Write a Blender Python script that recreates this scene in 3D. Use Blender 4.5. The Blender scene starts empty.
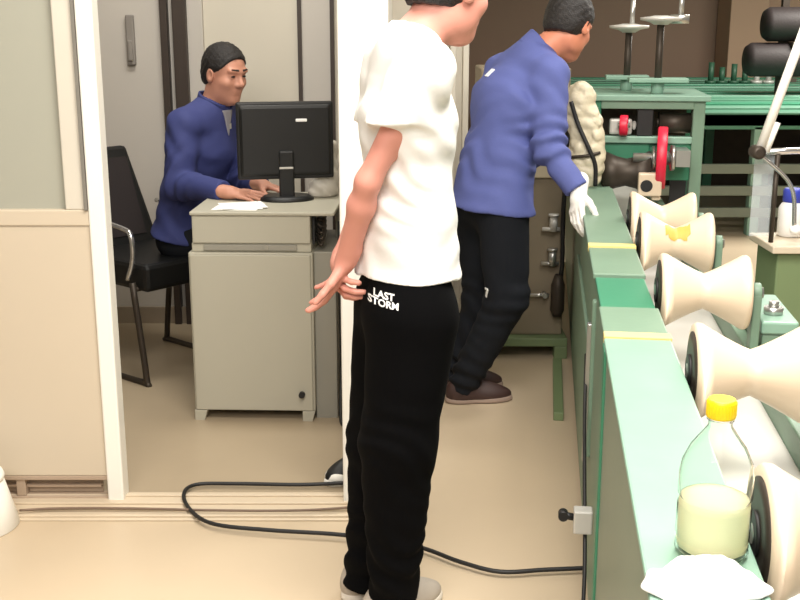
import bpy, bmesh, math, random
import numpy as np
from mathutils import Vector, Matrix
from mathutils.bvhtree import BVHTree
random.seed(4)
rng = np.random.RandomState(4)
sc = bpy.context.scene
COL = sc.collection

# ------------------------------------------------------------ camera, world, lights, exposure
TH = math.radians(14.1); CZ = 1.52; FPX = 1100.0
cam_d = bpy.data.cameras.new('camera'); cam = bpy.data.objects.new('camera', cam_d); COL.objects.link(cam)
cam.location = (0, 0, CZ); cam.rotation_euler = (math.pi/2 - TH, 0, 0)
cam_d.sensor_width = 36; cam_d.lens = FPX/800*36; cam_d.clip_end = 100
sc.camera = cam
w = bpy.data.worlds.new('world'); sc.world = w; w.use_nodes = True
w.node_tree.nodes['Background'].inputs[0].default_value = (1.0, 0.95, 0.9, 1)
w.node_tree.nodes['Background'].inputs[1].default_value = 0.16
def area(name, loc, rot, sx, sy, power, col=(1, .96, .9)):
    l = bpy.data.lights.new(name, 'AREA'); l.shape = 'RECTANGLE'; l.size = sx; l.size_y = sy; l.energy = power; l.color = col
    o = bpy.data.objects.new(name, l); COL.objects.link(o); o.location = loc; o.rotation_euler = [math.radians(a) for a in rot]
    return o
area('ceiling_lamp_hall', (0.5, 1.7, 3.15), (8, 0, 0), 1.6, 1.2, 105, (1, .95, .88))
area('ceiling_lamp_behind', (-0.6, -0.8, 3.0), (50, 0, -6), 2.2, 1.4, 96, (1, .95, .89))
area('ceiling_lamp_office', (-0.7, 4.3, 3.0), (0, 0, 0), 1.2, 0.4, 27, (1, .97, .9))
area('ceiling_lamp_machine', (1.9, 4.4, 3.2), (0, 0, 0), 1.2, 0.6, 45, (1, .97, .92))
area('ceiling_lamp_far', (4.4, 8.6, 3.2), (0, 0, 0), 2.4, 1.2, 250, (1, .95, .88))
sc.view_settings.view_transform = 'Standard'; sc.view_settings.look = 'None'
sc.view_settings.gamma = 1; sc.view_settings.use_curve_mapping = False
sc.view_settings.exposure = 0.5

# ------------------------------------------------------------ helpers
def V(*a): return np.array(a, float)
def nrm(v): v = np.asarray(v, float); return v/np.linalg.norm(v)
def P(px, py, Y):
    """world point on plane y=Y that lies on the sight line of a spot measured in the photograph"""
    a = (px-400)/FPX; b = (300-py)/FPX
    dy = math.cos(TH)+b*math.sin(TH); dz = -math.sin(TH)+b*math.cos(TH)
    s = Y/dy
    return V(a*s, Y, CZ+dz*s)
PSI = math.radians(7.5)
def conv(l, y, z=0):
    return V(l*math.cos(PSI)+y*math.sin(PSI), -l*math.sin(PSI)+y*math.cos(PSI), z)
def lin(c): return tuple(((x/255)/12.92 if x/255 <= .04045 else ((x/255+.055)/1.055)**2.4) for x in c)
MATS = {}
def mat(name, rgb, rough=.5, metal=0, var=.12, scale=8, bump=0, bscale=60, spec=.5, coat=0):
    if name in MATS: return MATS[name]
    m = bpy.data.materials.new(name); m.use_nodes = True; nt = m.node_tree; b = nt.nodes['Principled BSDF']
    c = lin(rgb)
    tc = nt.nodes.new('ShaderNodeTexCoord'); nz = nt.nodes.new('ShaderNodeTexNoise')
    nz.inputs['Scale'].default_value = scale; nz.inputs['Detail'].default_value = 5
    nt.links.new(tc.outputs['Object'], nz.inputs['Vector'])
    mx = nt.nodes.new('ShaderNodeMix'); mx.data_type = 'RGBA'
    mx.inputs['A'].default_value = (*[x*(1-var) for x in c], 1); mx.inputs['B'].default_value = (*[min(1, x*(1+var)) for x in c], 1)
    nt.links.new(nz.outputs['Fac'], mx.inputs['Factor']); nt.links.new(mx.outputs['Result'], b.inputs['Base Color'])
    b.inputs['Roughness'].default_value = rough; b.inputs['Metallic'].default_value = metal
    b.inputs['Specular IOR Level'].default_value = spec; b.inputs['Coat Weight'].default_value = coat
    if bump:
        n2 = nt.nodes.new('ShaderNodeTexNoise'); n2.inputs['Scale'].default_value = bscale; n2.inputs['Detail'].default_value = 3
        nt.links.new(tc.outputs['Object'], n2.inputs['Vector'])
        bp = nt.nodes.new('ShaderNodeBump'); bp.inputs['Strength'].default_value = bump; bp.inputs['Distance'].default_value = .01
        nt.links.new(n2.outputs['Fac'], bp.inputs['Height']); nt.links.new(bp.outputs['Normal'], b.inputs['Normal'])
    MATS[name] = m; return m
def clear_mat(name, rgb, rough=.05, trans=1.0, alpha=1.0, ior=1.3):
    m = mat(name, rgb, rough, 0, 0.02); b = m.node_tree.nodes['Principled BSDF']
    b.inputs['Transmission Weight'].default_value = trans; b.inputs['IOR'].default_value = ior; b.inputs['Alpha'].default_value = alpha
    return m

class MB:
    """collects shapes of ONE mesh object"""
    def __init__(s): s.bm = bmesh.new()
    def box(s, lo, hi, rot=None, piv=None):
        lo = V(*lo); hi = V(*hi)
        r = bmesh.ops.create_cube(s.bm, size=1)
        c = (lo+hi)/2; d = hi-lo
        for v in r['verts']:
            v.co = Vector((v.co.x*d[0]+c[0], v.co.y*d[1]+c[1], v.co.z*d[2]+c[2]))
        if rot is not None:
            bmesh.ops.rotate(s.bm, verts=r['verts'], cent=Vector(piv if piv is not None else c), matrix=rot)
        return s
    def hexa(s, bot, top):
        vs = [s.bm.verts.new(Vector(p)) for p in list(bot)+list(top)]; n = len(bot)
        s.bm.faces.new(vs[:n][::-1]); s.bm.faces.new(vs[n:])
        for i in range(n): s.bm.faces.new((vs[i], vs[(i+1) % n], vs[n+(i+1) % n], vs[n+i]))
        return s
    def cyl(s, a, b, ra, rb=None, n=24, caps=True):
        return s.lathe(a, b, [(0, ra), (1, ra if rb is None else rb)], n, caps)
    def lathe(s, a, b, prof, n=32, caps=True, smooth=True):
        a = V(*a); b = V(*b); d = b-a; L = np.linalg.norm(d); d = d/L
        h = V(0, 0, 1) if abs(d[2]) < .9 else V(1, 0, 0)
        u = nrm(np.cross(h, d)); v = np.cross(d, u)
        rings = []
        for t, r in prof:
            c = a+d*L*t
            rings.append([s.bm.verts.new(Vector(c+r*(math.cos(2*math.pi*i/n)*u+math.sin(2*math.pi*i/n)*v))) for i in range(n)])
        for q in range(len(rings)-1):
            for i in range(n):
                f = s.bm.faces.new((rings[q][i], rings[q][(i+1) % n], rings[q+1][(i+1) % n], rings[q+1][i])); f.smooth = smooth
        if caps:
            s.bm.faces.new(rings[0][::-1]); s.bm.faces.new(rings[-1])
        return s
    def tube(s, pts, r, n=10, sm=6):
        pts = [V(*p) for p in pts]
        if sm and len(pts) > 2:
            out = []; q = [2*pts[0]-pts[1]]+pts+[2*pts[-1]-pts[-2]]
            for i in range(1, len(q)-2):
                for k in range(sm):
                    t = k/sm; p0, p1, p2, p3 = q[i-1:i+3]
                    out.append(.5*((2*p1)+(-p0+p2)*t+(2*p0-5*p1+4*p2-p3)*t*t+(-p0+3*p1-3*p2+p3)*t**3))
            out.append(pts[-1]); pts = out
        rings = []; up = None
        for i, p in enumerate(pts):
            d = nrm(pts[min(i+1, len(pts)-1)]-pts[max(i-1, 0)])
            if up is None: up = V(0, 0, 1) if abs(d[2]) < .9 else V(1, 0, 0)
            u = nrm(np.cross(up, d)); v = np.cross(d, u); up = v
            rings.append([s.bm.verts.new(Vector(p+r*(math.cos(2*math.pi*k/n)*u+math.sin(2*math.pi*k/n)*v))) for k in range(n)])
        for q in range(len(rings)-1):
            for i in range(n):
                f = s.bm.faces.new((rings[q][i], rings[q][(i+1) % n], rings[q+1][(i+1) % n], rings[q+1][i])); f.smooth = True
        s.bm.faces.new(rings[0][::-1]); s.bm.faces.new(rings[-1])
        return s
    def build(s, name, m, parent=None, bevel=0, xf=None):
        bmesh.ops.recalc_face_normals(s.bm, faces=s.bm.faces)
        me = bpy.data.meshes.new(name); s.bm.to_mesh(me); s.bm.free()
        if xf is not None: me.transform(xf)
        o = bpy.data.objects.new(name, me); COL.objects.link(o); me.materials.append(m)
        if parent: o.parent = parent
        if bevel:
            b = o.modifiers.new('bevel', 'BEVEL'); b.width = bevel; b.segments = 2; b.limit_method = 'ANGLE'; b.angle_limit = math.radians(40)
        return o
def tag(o, label=None, cat=None, group=None, kind=None):
    if label: o['label'] = label
    if cat: o['category'] = cat
    if group: o['group'] = group
    if kind: o['kind'] = kind
    return o
def thing(name, loc, label, cat, rz=0, group=None):
    o = bpy.data.objects.new(name, None); COL.objects.link(o); o.location = loc; o.rotation_euler = (0, 0, rz); o.empty_display_size = .1
    return tag(o, label, cat, group)
def struct(o): o['kind'] = 'structure'; return o
def dup(root, loc, rz=None, label=None):
    r = root.copy(); COL.objects.link(r); r.location = loc
    if rz is not None: r.rotation_euler = (0, 0, rz)
    if label: r['label'] = label
    for ch in list(root.children):
        c = ch.copy(); COL.objects.link(c); c.parent = r
        for g in list(ch.children):
            d = g.copy(); COL.objects.link(d); d.parent = c
    return r

# ------------------------------------------------------------ distance-field modelling for bodies and cloth
class Field:
    def __init__(s, lo, hi, h):
        s.h = h; s.lo = V(*lo); n = np.ceil((V(*hi)-s.lo)/h).astype(int)+1
        s.ax = [s.lo[i]+h*np.arange(n[i]) for i in range(3)]
        s.d = np.full(n, .5, np.float32)
    def sl(s, lo, hi, m):
        r = []
        for i in range(3):
            a = int(np.clip(np.floor((lo[i]-m-s.lo[i])/s.h), 0, len(s.ax[i]))); b = int(np.clip(np.ceil((hi[i]+m-s.lo[i])/s.h)+1, 0, len(s.ax[i])))
            if b <= a: return None
            r.append(slice(a, b))
        return tuple(r)
    def pts(s, q):
        X, Y, Z = np.meshgrid(s.ax[0][q[0]], s.ax[1][q[1]], s.ax[2][q[2]], indexing='ij')
        return np.stack([X, Y, Z], -1)
    def apply(s, prim, op='add', k=None):
        fn, lo, hi, kk = prim; k = kk if k is None else k
        q = s.sl(lo, hi, max(.02, k*1.2)+2*s.h)
        if q is None: return
        dn = fn(s.pts(q)); d = s.d[q]
        if op == 'add':
            if k > 0:
                hh = np.maximum(k-np.abs(d-dn), 0)/k; s.d[q] = np.minimum(d, dn)-hh*hh*k*.25
            else: s.d[q] = np.minimum(d, dn)
        else:
            dn = -dn
            if k > 0:
                hh = np.maximum(k-np.abs(d-dn), 0)/k; s.d[q] = np.maximum(d, dn)+hh*hh*k*.25
            else: s.d[q] = np.maximum(d, dn)
        return s
    def plane(s, p, n):
        """keep the side the normal n points away from"""
        q = (slice(None),)*3; n = nrm(n)
        dd = (s.ax[0][:, None, None]-p[0])*n[0]+(s.ax[1][None, :, None]-p[1])*n[1]+(s.ax[2][None, None, :]-p[2])*n[2]
        s.d = np.maximum(s.d, dd.astype(np.float32)); return s
    def disp(s, fn):
        m = np.abs(s.d) < .06; idx = np.argwhere(m)
        p = s.lo+s.h*idx
        s.d[m] += fn(p).astype(np.float32); return s
    def mesh(s, name, m, parent=None, smooth=1):
        s.d[0] = s.d[-1] = .1; s.d[:, 0] = s.d[:, -1] = .1; s.d[:, :, 0] = s.d[:, :, -1] = .1
        D = s.d; I = (D < 0).astype(np.int8)
        S = sum(I[a:I.shape[0]-1+a, b:I.shape[1]-1+b, c:I.shape[2]-1+c] for a in (0, 1) for b in (0, 1) for c in (0, 1))
        act = np.argwhere((S > 0) & (S < 8)); idx = np.full(S.shape, -1, np.int32); idx[tuple(act.T)] = np.arange(len(act))
        cor = {(a, b, c): D[act[:, 0]+a, act[:, 1]+b, act[:, 2]+c] for a in (0, 1) for b in (0, 1) for c in (0, 1)}
        acc = np.zeros((len(act), 3)); cnt = np.zeros(len(act))
        for k1 in cor:
            for ax in range(3):
                if k1[ax] == 0:
                    k2 = tuple(1 if i == ax else k1[i] for i in range(3)); d1, d2 = cor[k1], cor[k2]
                    mm = (d1 < 0) != (d2 < 0); t = np.where(mm, d1/np.where(mm, d1-d2, 1), 0)
                    pp = np.tile(np.array(k1, float), (len(act), 1)); pp[:, ax] += t
                    acc[mm] += pp[mm]; cnt[mm] += 1
        verts = s.lo+s.h*(act+acc/cnt[:, None])
        faces = []
        for ax in range(3):
            A = np.take(I, range(0, I.shape[ax]-1), ax); B = np.take(I, range(1, I.shape[ax]), ax)
            e = np.argwhere(A != B); sg = I[tuple(e.T)] == 1
            o1, o2 = [(1, 2), (2, 0), (0, 1)][ax]
            ok = (e[:, o1] > 0) & (e[:, o2] > 0); e = e[ok]; sg = sg[ok]
            def g(a, b):
                c = e.copy(); c[:, o1] -= a; c[:, o2] -= b; return idx[tuple(c.T)]
            q = np.stack([g(1, 1), g(0, 1), g(0, 0), g(1, 0)], 1)
            q[~sg] = q[~sg][:, ::-1]; faces.append(q)
        F = np.concatenate(faces); F = F[(F >= 0).all(1)]
        for _ in range(smooth):
            sm = np.zeros_like(verts); c = np.zeros(len(verts))
            for a in range(4):
                i, j = F[:, a], F[:, (a+1) % 4]
                np.add.at(sm, i, verts[j]); np.add.at(c, i, 1)
                np.add.at(sm, j, verts[i]); np.add.at(c, j, 1)
            c[c == 0] = 1; verts = verts*.5+.5*sm/c[:, None]
        me = bpy.data.meshes.new(name)
        me.vertices.add(len(verts)); me.vertices.foreach_set('co', verts.astype(np.float32).ravel())
        me.loops.add(F.size); me.loops.foreach_set('vertex_index', F.astype(np.int32).ravel())
        me.polygons.add(len(F)); me.polygons.foreach_set('loop_start', np.arange(0, F.size, 4, dtype=np.int32))
        me.polygons.foreach_set('use_smooth', np.ones(len(F), bool))
        me.update(calc_edges=True); me.validate()
        me.materials.append(m)
        o = bpy.data.objects.new(name, me); COL.objects.link(o)
        if parent:
            o.parent = parent; me.transform(Matrix.Translation(-Vector(parent.location)))
        return o
def cap(a, b, ra, rb=None, k=.02, flat=False):
    a = np.asarray(a, float); b = np.asarray(b, float); rb = ra if rb is None else rb
    d = b-a; L2 = d@d+1e-9; L = math.sqrt(L2)
    def fn(p):
        q = p-a; tt = (q@d)/L2; t = np.clip(tt, 0, 1)
        r = np.sqrt(((q-t[..., None]*d)**2).sum(-1))-(ra+(rb-ra)*t)
        if flat: r = np.maximum(r, (tt-1)*L)
        return r.astype(np.float32)
    m = max(ra, rb); return (fn, np.minimum(a, b)-m, np.maximum(a, b)+m, k)
def ecap(a, b, wa, da, wb, db, wax, k=.03, flat=False):
    """tapering limb of elliptical section; w along wax, d across it"""
    a = np.asarray(a, float); b = np.asarray(b, float); n = b-a; L = np.linalg.norm(n); n = n/L
    u = nrm(np.asarray(wax, float)-(np.asarray(wax, float)@n)*n); v = np.cross(n, u)
    def fn(p):
        q = p-a; s = q@n; t = np.clip(s/L, 0, 1)
        W = wa+(wb-wa)*t; Dd = da+(db-da)*t; mn = np.minimum(W, Dd)
        ex = (s-t*L)/mn
        r = (np.sqrt((q@u/W)**2+(q@v/Dd)**2+ex**2)-1)*mn
        if flat: r = np.maximum(r, s-L)
        return r.astype(np.float32)
    m = max(wa, wb, da, db); return (fn, np.minimum(a, b)-m, np.maximum(a, b)+m, k)
def ell(c, rad, ax=None, k=.02):
    c = np.asarray(c, float); R = np.eye(3) if ax is None else np.array(ax, float); rad = np.array(rad, float)
    def fn(p):
        q = (p-c)@R.T; k0 = np.sqrt(((q/rad)**2).sum(-1)); k1 = np.sqrt(((q/rad**2)**2).sum(-1))+1e-9
        return (k0*(k0-1)/k1).astype(np.float32)
    m = rad.max(); return (fn, c-m, c+m, k)
def inflate(prim, r):
    fn, lo, hi, k = prim
    return (lambda p: fn(p)-np.float32(r), lo-r, hi+r, k)
def basis(fw, up=(0, 0, 1)):
    f = nrm(fw); l = nrm(np.cross(up, f)); u = np.cross(f, l); return np.array([f, l, u])
def head_prims(c, B, s=1.0):
    T = lambda f, l, u: np.asarray(c)+s*(f*B[0]+l*B[1]+u*B[2])
    E = lambda p, r, k=.02: ell(T(*p), [x*s for x in r], B, k*s)
    add = [E((-.008, 0, .032), (.098, .077, .088)), E((.03, 0, -.035), (.062, .060, .082), .03),
           E((.052, 0, -.098), (.034, .032, .024), .03), E((.0, .045, -.06), (.045, .02, .04), .03), E((.0, -.045, -.06), (.045, .02, .04), .03),
           cap(T(.086, 0, .012), T(.106, 0, -.024), .008*s, .013*s, .012*s), cap(T(.094, .014, -.03), T(.094, -.014, -.03), .009*s, .009*s, .01*s),
           cap(T(.079, .045, .030), T(.086, .012, .026), .009*s, .009*s, .015*s), cap(T(.079, -.045, .030), T(.086, -.012, .026), .009*s, .009*s, .015*s),
           E((.05, .043, -.025), (.03, .022, .022), .02), E((.05, -.043, -.025), (.03, .022, .022), .02)]
    sub = [E((.094, .032, .006), (.016, .018, .012), .012), E((.094, -.032, .006), (.016, .018, .012), .012)]
    add2 = [E((.073, .032, .006), (.013, .013, .012), .006), E((.073, -.032, .006), (.013, .013, .012), .006),
            cap(T(.086, .018, -.055), T(.086, -.018, -.055), .006*s, .006*s, .006*s), cap(T(.083, .016, -.066), T(.083, -.016, -.066), .007*s, .007*s, .006*s)]
    for sg in (1, -1):
        add2.append(ell(T(-.008, sg*.079, -.005), (.024*s, .010*s, .034*s), np.array([B[0]*.96+.2*sg*B[1], B[1]-.2*sg*B[0], B[2]]), .006*s))
    sub2 = [E((.0, .092, -.002), (.012, .012, .018), .006), E((.0, -.092, -.002), (.012, .012, .018), .006)]
    return add, sub, add2, sub2
def hand_prims(w, D, S, N, curl=(.3, .35, .4, .45), sc_=1.0, spread=.06, thumb=.5, fat=0.0):
    """w wrist, D along the palm, S to the thumb side, N out of the palm"""
    D = nrm(D); S = nrm(S-(np.asarray(S)@D)*D); N = nrm(N-(np.asarray(N)@D)*D-(np.asarray(N)@S)*S)
    w = np.asarray(w, float); g = sc_; out = []
    kn = w+D*.088*g
    out.append(ecap(w+D*.012, kn-D*.014*g, .029*g+fat, .018*g+fat, .037*g+fat, .0135*g+fat, S, .012))
    ln = [(.042, .026, .021), (.046, .030, .022), (.043, .028, .021), (.034, .021, .019)]
    for i in range(4):
        off = (.0305-.0205*i)*g
        p = kn+S*off-D*(.012, .004, .008, .018)[i]*g
        a0 = curl[i]; dr = nrm(D+S*spread*(1.5-i))
        r = (.0092, .0095, .0090, .0080)[i]*g+fat; ang = 0
        out.append(cap(p-dr*.02*g, p, r, r, .006))
        for j in range(3):
            ang += a0*(.7, 1.1, .8)[j]
            d2 = dr*math.cos(ang)+N*math.sin(ang)
            q = p+d2*ln[i][j]*g
            r2 = r*.92; out.append(cap(p, q, r, r2, .0025)); p = q; r = r2
    p = w+D*.025*g+S*.022*g+N*.006*g
    for j, (L, r) in enumerate(((.042, .0135), (.032, .0105), (.026, .0092))):
        d2 = nrm(D*(.75+.25*j)+S*(.75-.45*thumb*j)+N*(.25+thumb*.35*j))
        q = p+d2*L*g; out.append(cap(p, q, r*g+fat, r*g*.9+fat, .008 if j == 0 else .004)); p = q
    return out
def shoe(name, heel, toe, m_up, m_sole, parent, wd=.042):
    """one shoe: heel and toe points on the ground"""
    h = np.asarray(heel, float); t = np.asarray(toe, float); f = nrm(t-h); L = np.linalg.norm(t-h); u = V(0, 0, 1); s = np.cross(u, f)
    lo = np.minimum(h, t)-.09; hi = np.maximum(h, t)+.09; hi[2] = .16; lo[2] = -.03
    F = Field(lo, hi, .005)
    B = np.array([f, s, u])
    F.apply(ell(h+f*.055+u*.05, (.062, wd*.86, .062), B, .03)); F.apply(ell(h+f*L*.42+u*.038, (.10, wd*.88, .052), B, .04))
    F.apply(ell(h+f*(L-.075)+u*.028, (.078, wd, .036), B, .04))
    F.plane(V(0, 0, .018), (0, 0, -1)); F.plane(V(0, 0, .098), (0, 0, 1))
    up = F.mesh(name, m_up, parent)
    F = Field(lo, hi, .005)
    F.apply(ell(h+f*.055+u*.01, (.066, wd*.92, .04), B, .03)); F.apply(ell(h+f*L*.5+u*.01, (.10, wd*.86, .04), B, .03)); F.apply(ell(h+f*(L-.075)+u*.01, (.083, wd*1.06, .04), B, .03))
    F.plane(V(0, 0, .026), (0, 0, 1)); F.plane(V(0, 0, .001), (0, 0, -1))
    so = F.mesh('sole', m_sole, up)
    so.data.transform(Matrix.Translation(-Vector(parent.location)))
    return up
def mesh_in(F, name, m, part, root, **kw):
    """a sub-part of a part whose own origin sits at the thing's base"""
    o = F.mesh(name, m, None, **kw); o.data.transform(Matrix.Translation(-Vector(root.location))); o.parent = part; return o

# ------------------------------------------------------------ materials
M_floor = mat('floor_tan', (196, 178, 152), .33, 0, .10, 1.6, .03, 30)
M_cream = mat('cream_panel', (204, 191, 170), .45, 0, .03, 2)
M_white = mat('white_paint', (240, 238, 230), .4, 0, .02, 2)
M_alu = mat('pale_aluminium', (214, 208, 194), .35, .1, .05, 4)
M_wall_office = mat('office_wall', (206, 199, 184), .7, 0, .04, 2)
M_wall_grey = mat('office_wall_grey', (192, 186, 178), .7, 0, .05, 2)
M_dark_frame = mat('dark_bronze_frame', (62, 52, 46), .5, .2, .1)
M_brown = mat('brown_wall', (138, 114, 97), .8, 0, .10, .5)
M_tan = mat('tan_wall', (172, 142, 118), .8, 0, .1, .5)
M_green = mat('machine_green', (58, 128, 98), .38, 0, .10, 3, .02)
M_green_lt = mat('lit_pale_green', (130, 164, 146), .35, 0, .14, 6, .03)  # paleness carries the light caught by glossy plates
M_green_gr = mat('grey_green_paint', (112, 138, 118), .45, 0, .12, 5, .03)
M_green_dk = mat('dark_green_paint', (44, 84, 62), .5, 0, .15, 5)
M_olive = mat('olive_green_paint', (112, 130, 92), .5, 0, .1, 4)
M_yellow = mat('faded_yellow_strip', (224, 206, 130), .5, 0, .1, 20)
M_roller = mat('cream_urethane', (218, 198, 172), .38, 0, .05, 6)
M_stain = mat('ochre_stain', (222, 168, 84), .5, 0, .15, 30)
M_black = mat('black_rubber', (22, 21, 21), .55, 0, .15)
M_blackpl = mat('black_plastic', (11, 12, 13), .5, 0, .1)
M_steel = mat('brushed_steel', (190, 190, 186), .3, .85, .08, 20)
M_chrome = mat('chrome', (220, 222, 226), .15, .9, .03)
M_gsteel = mat('dull_grey_steel', (196, 194, 188), .42, .25, .1, 6)
M_dsteel = mat('dark_oily_steel', (66, 58, 50), .5, .5, .25, 12)
M_red = mat('red_wheel_paint', (214, 30, 62), .4, 0, .06)
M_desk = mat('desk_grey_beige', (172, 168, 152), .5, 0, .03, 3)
M_desk_shade = mat('desk_shaded_grey', (142, 139, 128), .5, 0, .03, 3)  # desk colour darkened, the shade of its side put into the paint
M_skin = mat('skin', (214, 148, 132), .5, 0, .05, 14, .02, 200)
M_skin_b = mat('skin_ruddy', (204, 132, 104), .5, 0, .05, 14, .02, 200)
M_skin_c = mat('skin_tan', (196, 140, 118), .5, 0, .05, 14, .02, 200)
M_hair = mat('black_hair', (24, 19, 18), .6, 0, .3, 60, .5, 220)
M_shirt = mat('white_cotton', (240, 240, 238), .85, 0, .02, 8, .06, 120)
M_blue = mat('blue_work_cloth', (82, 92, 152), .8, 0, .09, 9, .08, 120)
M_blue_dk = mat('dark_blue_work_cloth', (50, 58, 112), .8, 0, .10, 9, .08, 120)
M_trous = mat('black_cloth', (5, 5, 6), .95, 0, .12, 9, .04, 120, .1)
M_navy = mat('navy_cloth', (20, 23, 29), .9, 0, .12, 9, .06, 120, .25)
M_glove = mat('white_knit', (232, 230, 226), .9, 0, .03, 30, .3, 400)
M_shoe = mat('grey_shoe', (172, 162, 150), .7, 0, .1, 20)
M_sole = mat('pale_sole', (222, 214, 202), .6, 0, .04)
M_brsh = mat('brown_shoe', (58, 38, 34), .6, 0, .12)
M_paper = mat('white_paper', (240, 240, 238), .8, 0, .02)

# ------------------------------------------------------------ setting
m = MB(); m.box((-6, -3, -.1), (9, 15, 0)); fl = struct(m.build('floor', M_floor))
m = MB(); m.box((-4.5, 3.4, 0), (-.037, 5.6, .003)); struct(m.build('floor_office', mat('floor_office_shaded', (166, 150, 126), .4, 0, .10, 1.6, .03, 30)))  # thin slab, floor colour darkened for the dimmer light in the office
m = MB(); m.box((-6, -3, 3.4), (9, 15, 3.5)); struct(m.build('ceiling', M_wall_office))
m = MB(); m.box((-6, 14, 0), (9, 14.15, 3.4)); struct(m.build('wall_back', M_brown))
m = MB(); m.box((3.9, 13.4, 0), (4.35, 13.95, 3.4)); m.box((4.35, 13.8, 0), (9, 13.95, 3.4)); struct(m.build('trim_1', M_tan, bevel=.01))
PY = 3.35
# office enclosure
m = MB(); m.box((-4.5, 5.6, 0), (.12, 5.7, 3.4)); struct(m.build('wall_office_back', M_wall_office))
m = MB(); m.box((-.115, PY+.07, 0), (-.037, 5.6, 3.4)); struct(m.build('wall_office_right', M_wall_office))
m = MB(); m.box((-4.6, PY, 0), (-4.5, 5.7, 3.4)); struct(m.build('wall_office_left', M_wall_grey))
m = MB(); m.box((-2.3, 5.56, 0), (-1.17, 5.6, 3.4)); struct(m.build('trim_2', M_wall_grey, bevel=.004))
m = MB()
for a, b in ((-1.17, -1.135), (-1.11, -1.045)): m.box((a, 5.52, 0), (b, 5.6, 3.4))
struct(m.build('trim_3', M_dark_frame, bevel=.004))
m = MB(); m.box((-1.045, 5.57, 0), (-.97, 5.6, 3.4)); m.box((-1.135, 5.57, 0), (-1.11, 5.6, 3.4)); struct(m.build('trim_4', M_wall_grey))
m = MB(); m.box((-.505, 5.57, 0), (-.485, 5.6, 3.4)); m.box((-.345, 5.57, 0), (-.325, 5.6, 3.4)); struct(m.build('trim_5', M_dark_frame))
m = MB(); m.box((-.485, 5.585, 0), (-.345, 5.6, 3.4)); struct(m.build('trim_6', M_wall_grey))
m = MB(); m.box((-4.5, 5.54, 0), (.12, 5.56, .09)); struct(m.build('baseboard_back', mat('taupe_base', (150, 136, 118), .6)))
# partition, left of the opening
zs = .915
m = MB(); m.box((-3.6, PY, .085), (-.957, PY+.05, zs-.0)); m.box((-3.6, PY-.006, zs), (-.957, PY+.056, zs+.05)); wl = struct(m.build('wall_front', M_cream, bevel=.004))
m = MB(); m.box((-3.6, PY, .0), (-.957, PY+.05, .012)); m.box((-3.6, PY, .070), (-.957, PY+.05, .085))
m.box((-3.6, PY+.02, .036), (-.985, PY+.05, .046))
m.box((-3.6, PY+.04, .012), (-.985, PY+.05, .070))
for i in range(9): m.box((-3.5+i*.32, PY+.005, .012), (-3.47+i*.32, PY+.04, .07))
struct(m.build('trim_7', mat('taupe_rail', (176, 156, 136), .5), bevel=.002))
m = MB(); m.box((-.957, PY-.012, 0), (-.905, PY+.062, 3.4)); struct(m.build('trim_8', M_white, bevel=.006))
m = MB(); m.box((-1.028, PY-.004, zs+.05), (-.957, PY+.054, 3.4)); m.box((-3.6, PY-.004, 2.6), (-1.028, PY+.054, 2.66)); m.box((-3.6, PY-.004, zs+.05), (-3.55, PY+.054, 2.6))
wf = struct(m.build('window_1', M_alu, bevel=.004))
m = MB(); m.box((-.968, PY-.0145, zs+.05), (-.958, PY-.002, 3.4)); s_ = m.build('seal', mat('grey_seal', (120, 116, 108), .6), wf)
M_glass = mat('frosted_glass', (178, 178, 164), .25, 0, .02, 2)
M_glass.node_tree.nodes['Principled BSDF'].inputs['Alpha'].default_value = .82
m = MB(); m.box((-3.55, PY+.02, zs+.05), (-1.028, PY+.028, 2.6)); m.build('pane', M_glass, wf)
m = MB(); m.box((-3.6, PY, 2.66), (-1.045, PY+.05, 3.4)); struct(m.build('wall_front_upper', M_cream))
# white post and frame right of the opening
m = MB(); m.box((-.185, PY-.03, 0), (-.035, PY+.07, 3.4)); struct(m.build('trim_9', M_white, bevel=.008))
m = MB()
for a, b, c in ((.17, .225, .0), (.225, .25, .05), (.25, .28, -.02), (.28, .315, .03), (.315, .345, .0)): m.box((a, 5.62+c, 0), (b, 5.72, 3.4))
struct(m.build('trim_10', M_alu, bevel=.004))
m = MB(); m.box((.12, 5.66, 0), (.17, 5.70, 3.4)); struct(m.build('trim_12', M_dark_frame))
m = MB(); m.box((-3.6, 3.19, 0), (-.03, 3.40, .006))
for y in (3.205, 3.25, 3.30, 3.36): m.box((-3.6, y, .006), (-.03, y+.012, .013))
struct(m.build('trim_11', mat('threshold_beige', (206, 190, 166), .4, 0, .06, 4), bevel=.002))

# ------------------------------------------------------------ conveyor (its own frame: x across, y along)
RZ = -PSI
cv = thing('roller_conveyor', (0, 0, 0), 'long green steel roller conveyor with faded yellow strips on its beam', 'conveyor', RZ)
ZB = .85; L0, L1 = .145, .287
m = MB()
m.box((L0, .4, .05), (L1, 2.37, ZB-.012)); m.build('near_side_panel', mat('side_grey_green', (122, 138, 122), .4, 0, .10, 3, .02), cv, .004)
m = MB(); m.box((L0+.004, 2.375, .05), (L1, 7.2, ZB-.02)); m.build('far_side_panel', M_green_gr, cv, .004)
m = MB(); m.box((L0-.004, .4, ZB-.012), (L1, 2.365, ZB)); m.build('cover_plate', M_green_lt, cv, .004)
m = MB(); m.box((L0-.002, 2.42, ZB-.02), (L1, 2.66, ZB-.003)); m.build('cover_plate', M_green_gr, cv, .004)
m = MB(); m.box((L0+.004, 2.665, ZB-.03), (L1-.004, 3.02, ZB-.012)); m.build('recessed_plate', M_green, cv, .003)
m = MB(); m.box((L0-.002, 3.03, ZB-.02), (L1, 3.40, ZB-.003)); m.build('cover_plate', M_green_gr, cv, .004)
m = MB(); m.box((L0-.002, 3.45, ZB-.02), (L1, 4.7, ZB-.003)); m.build('cover_plate', M_green_gr, cv, .004)
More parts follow.
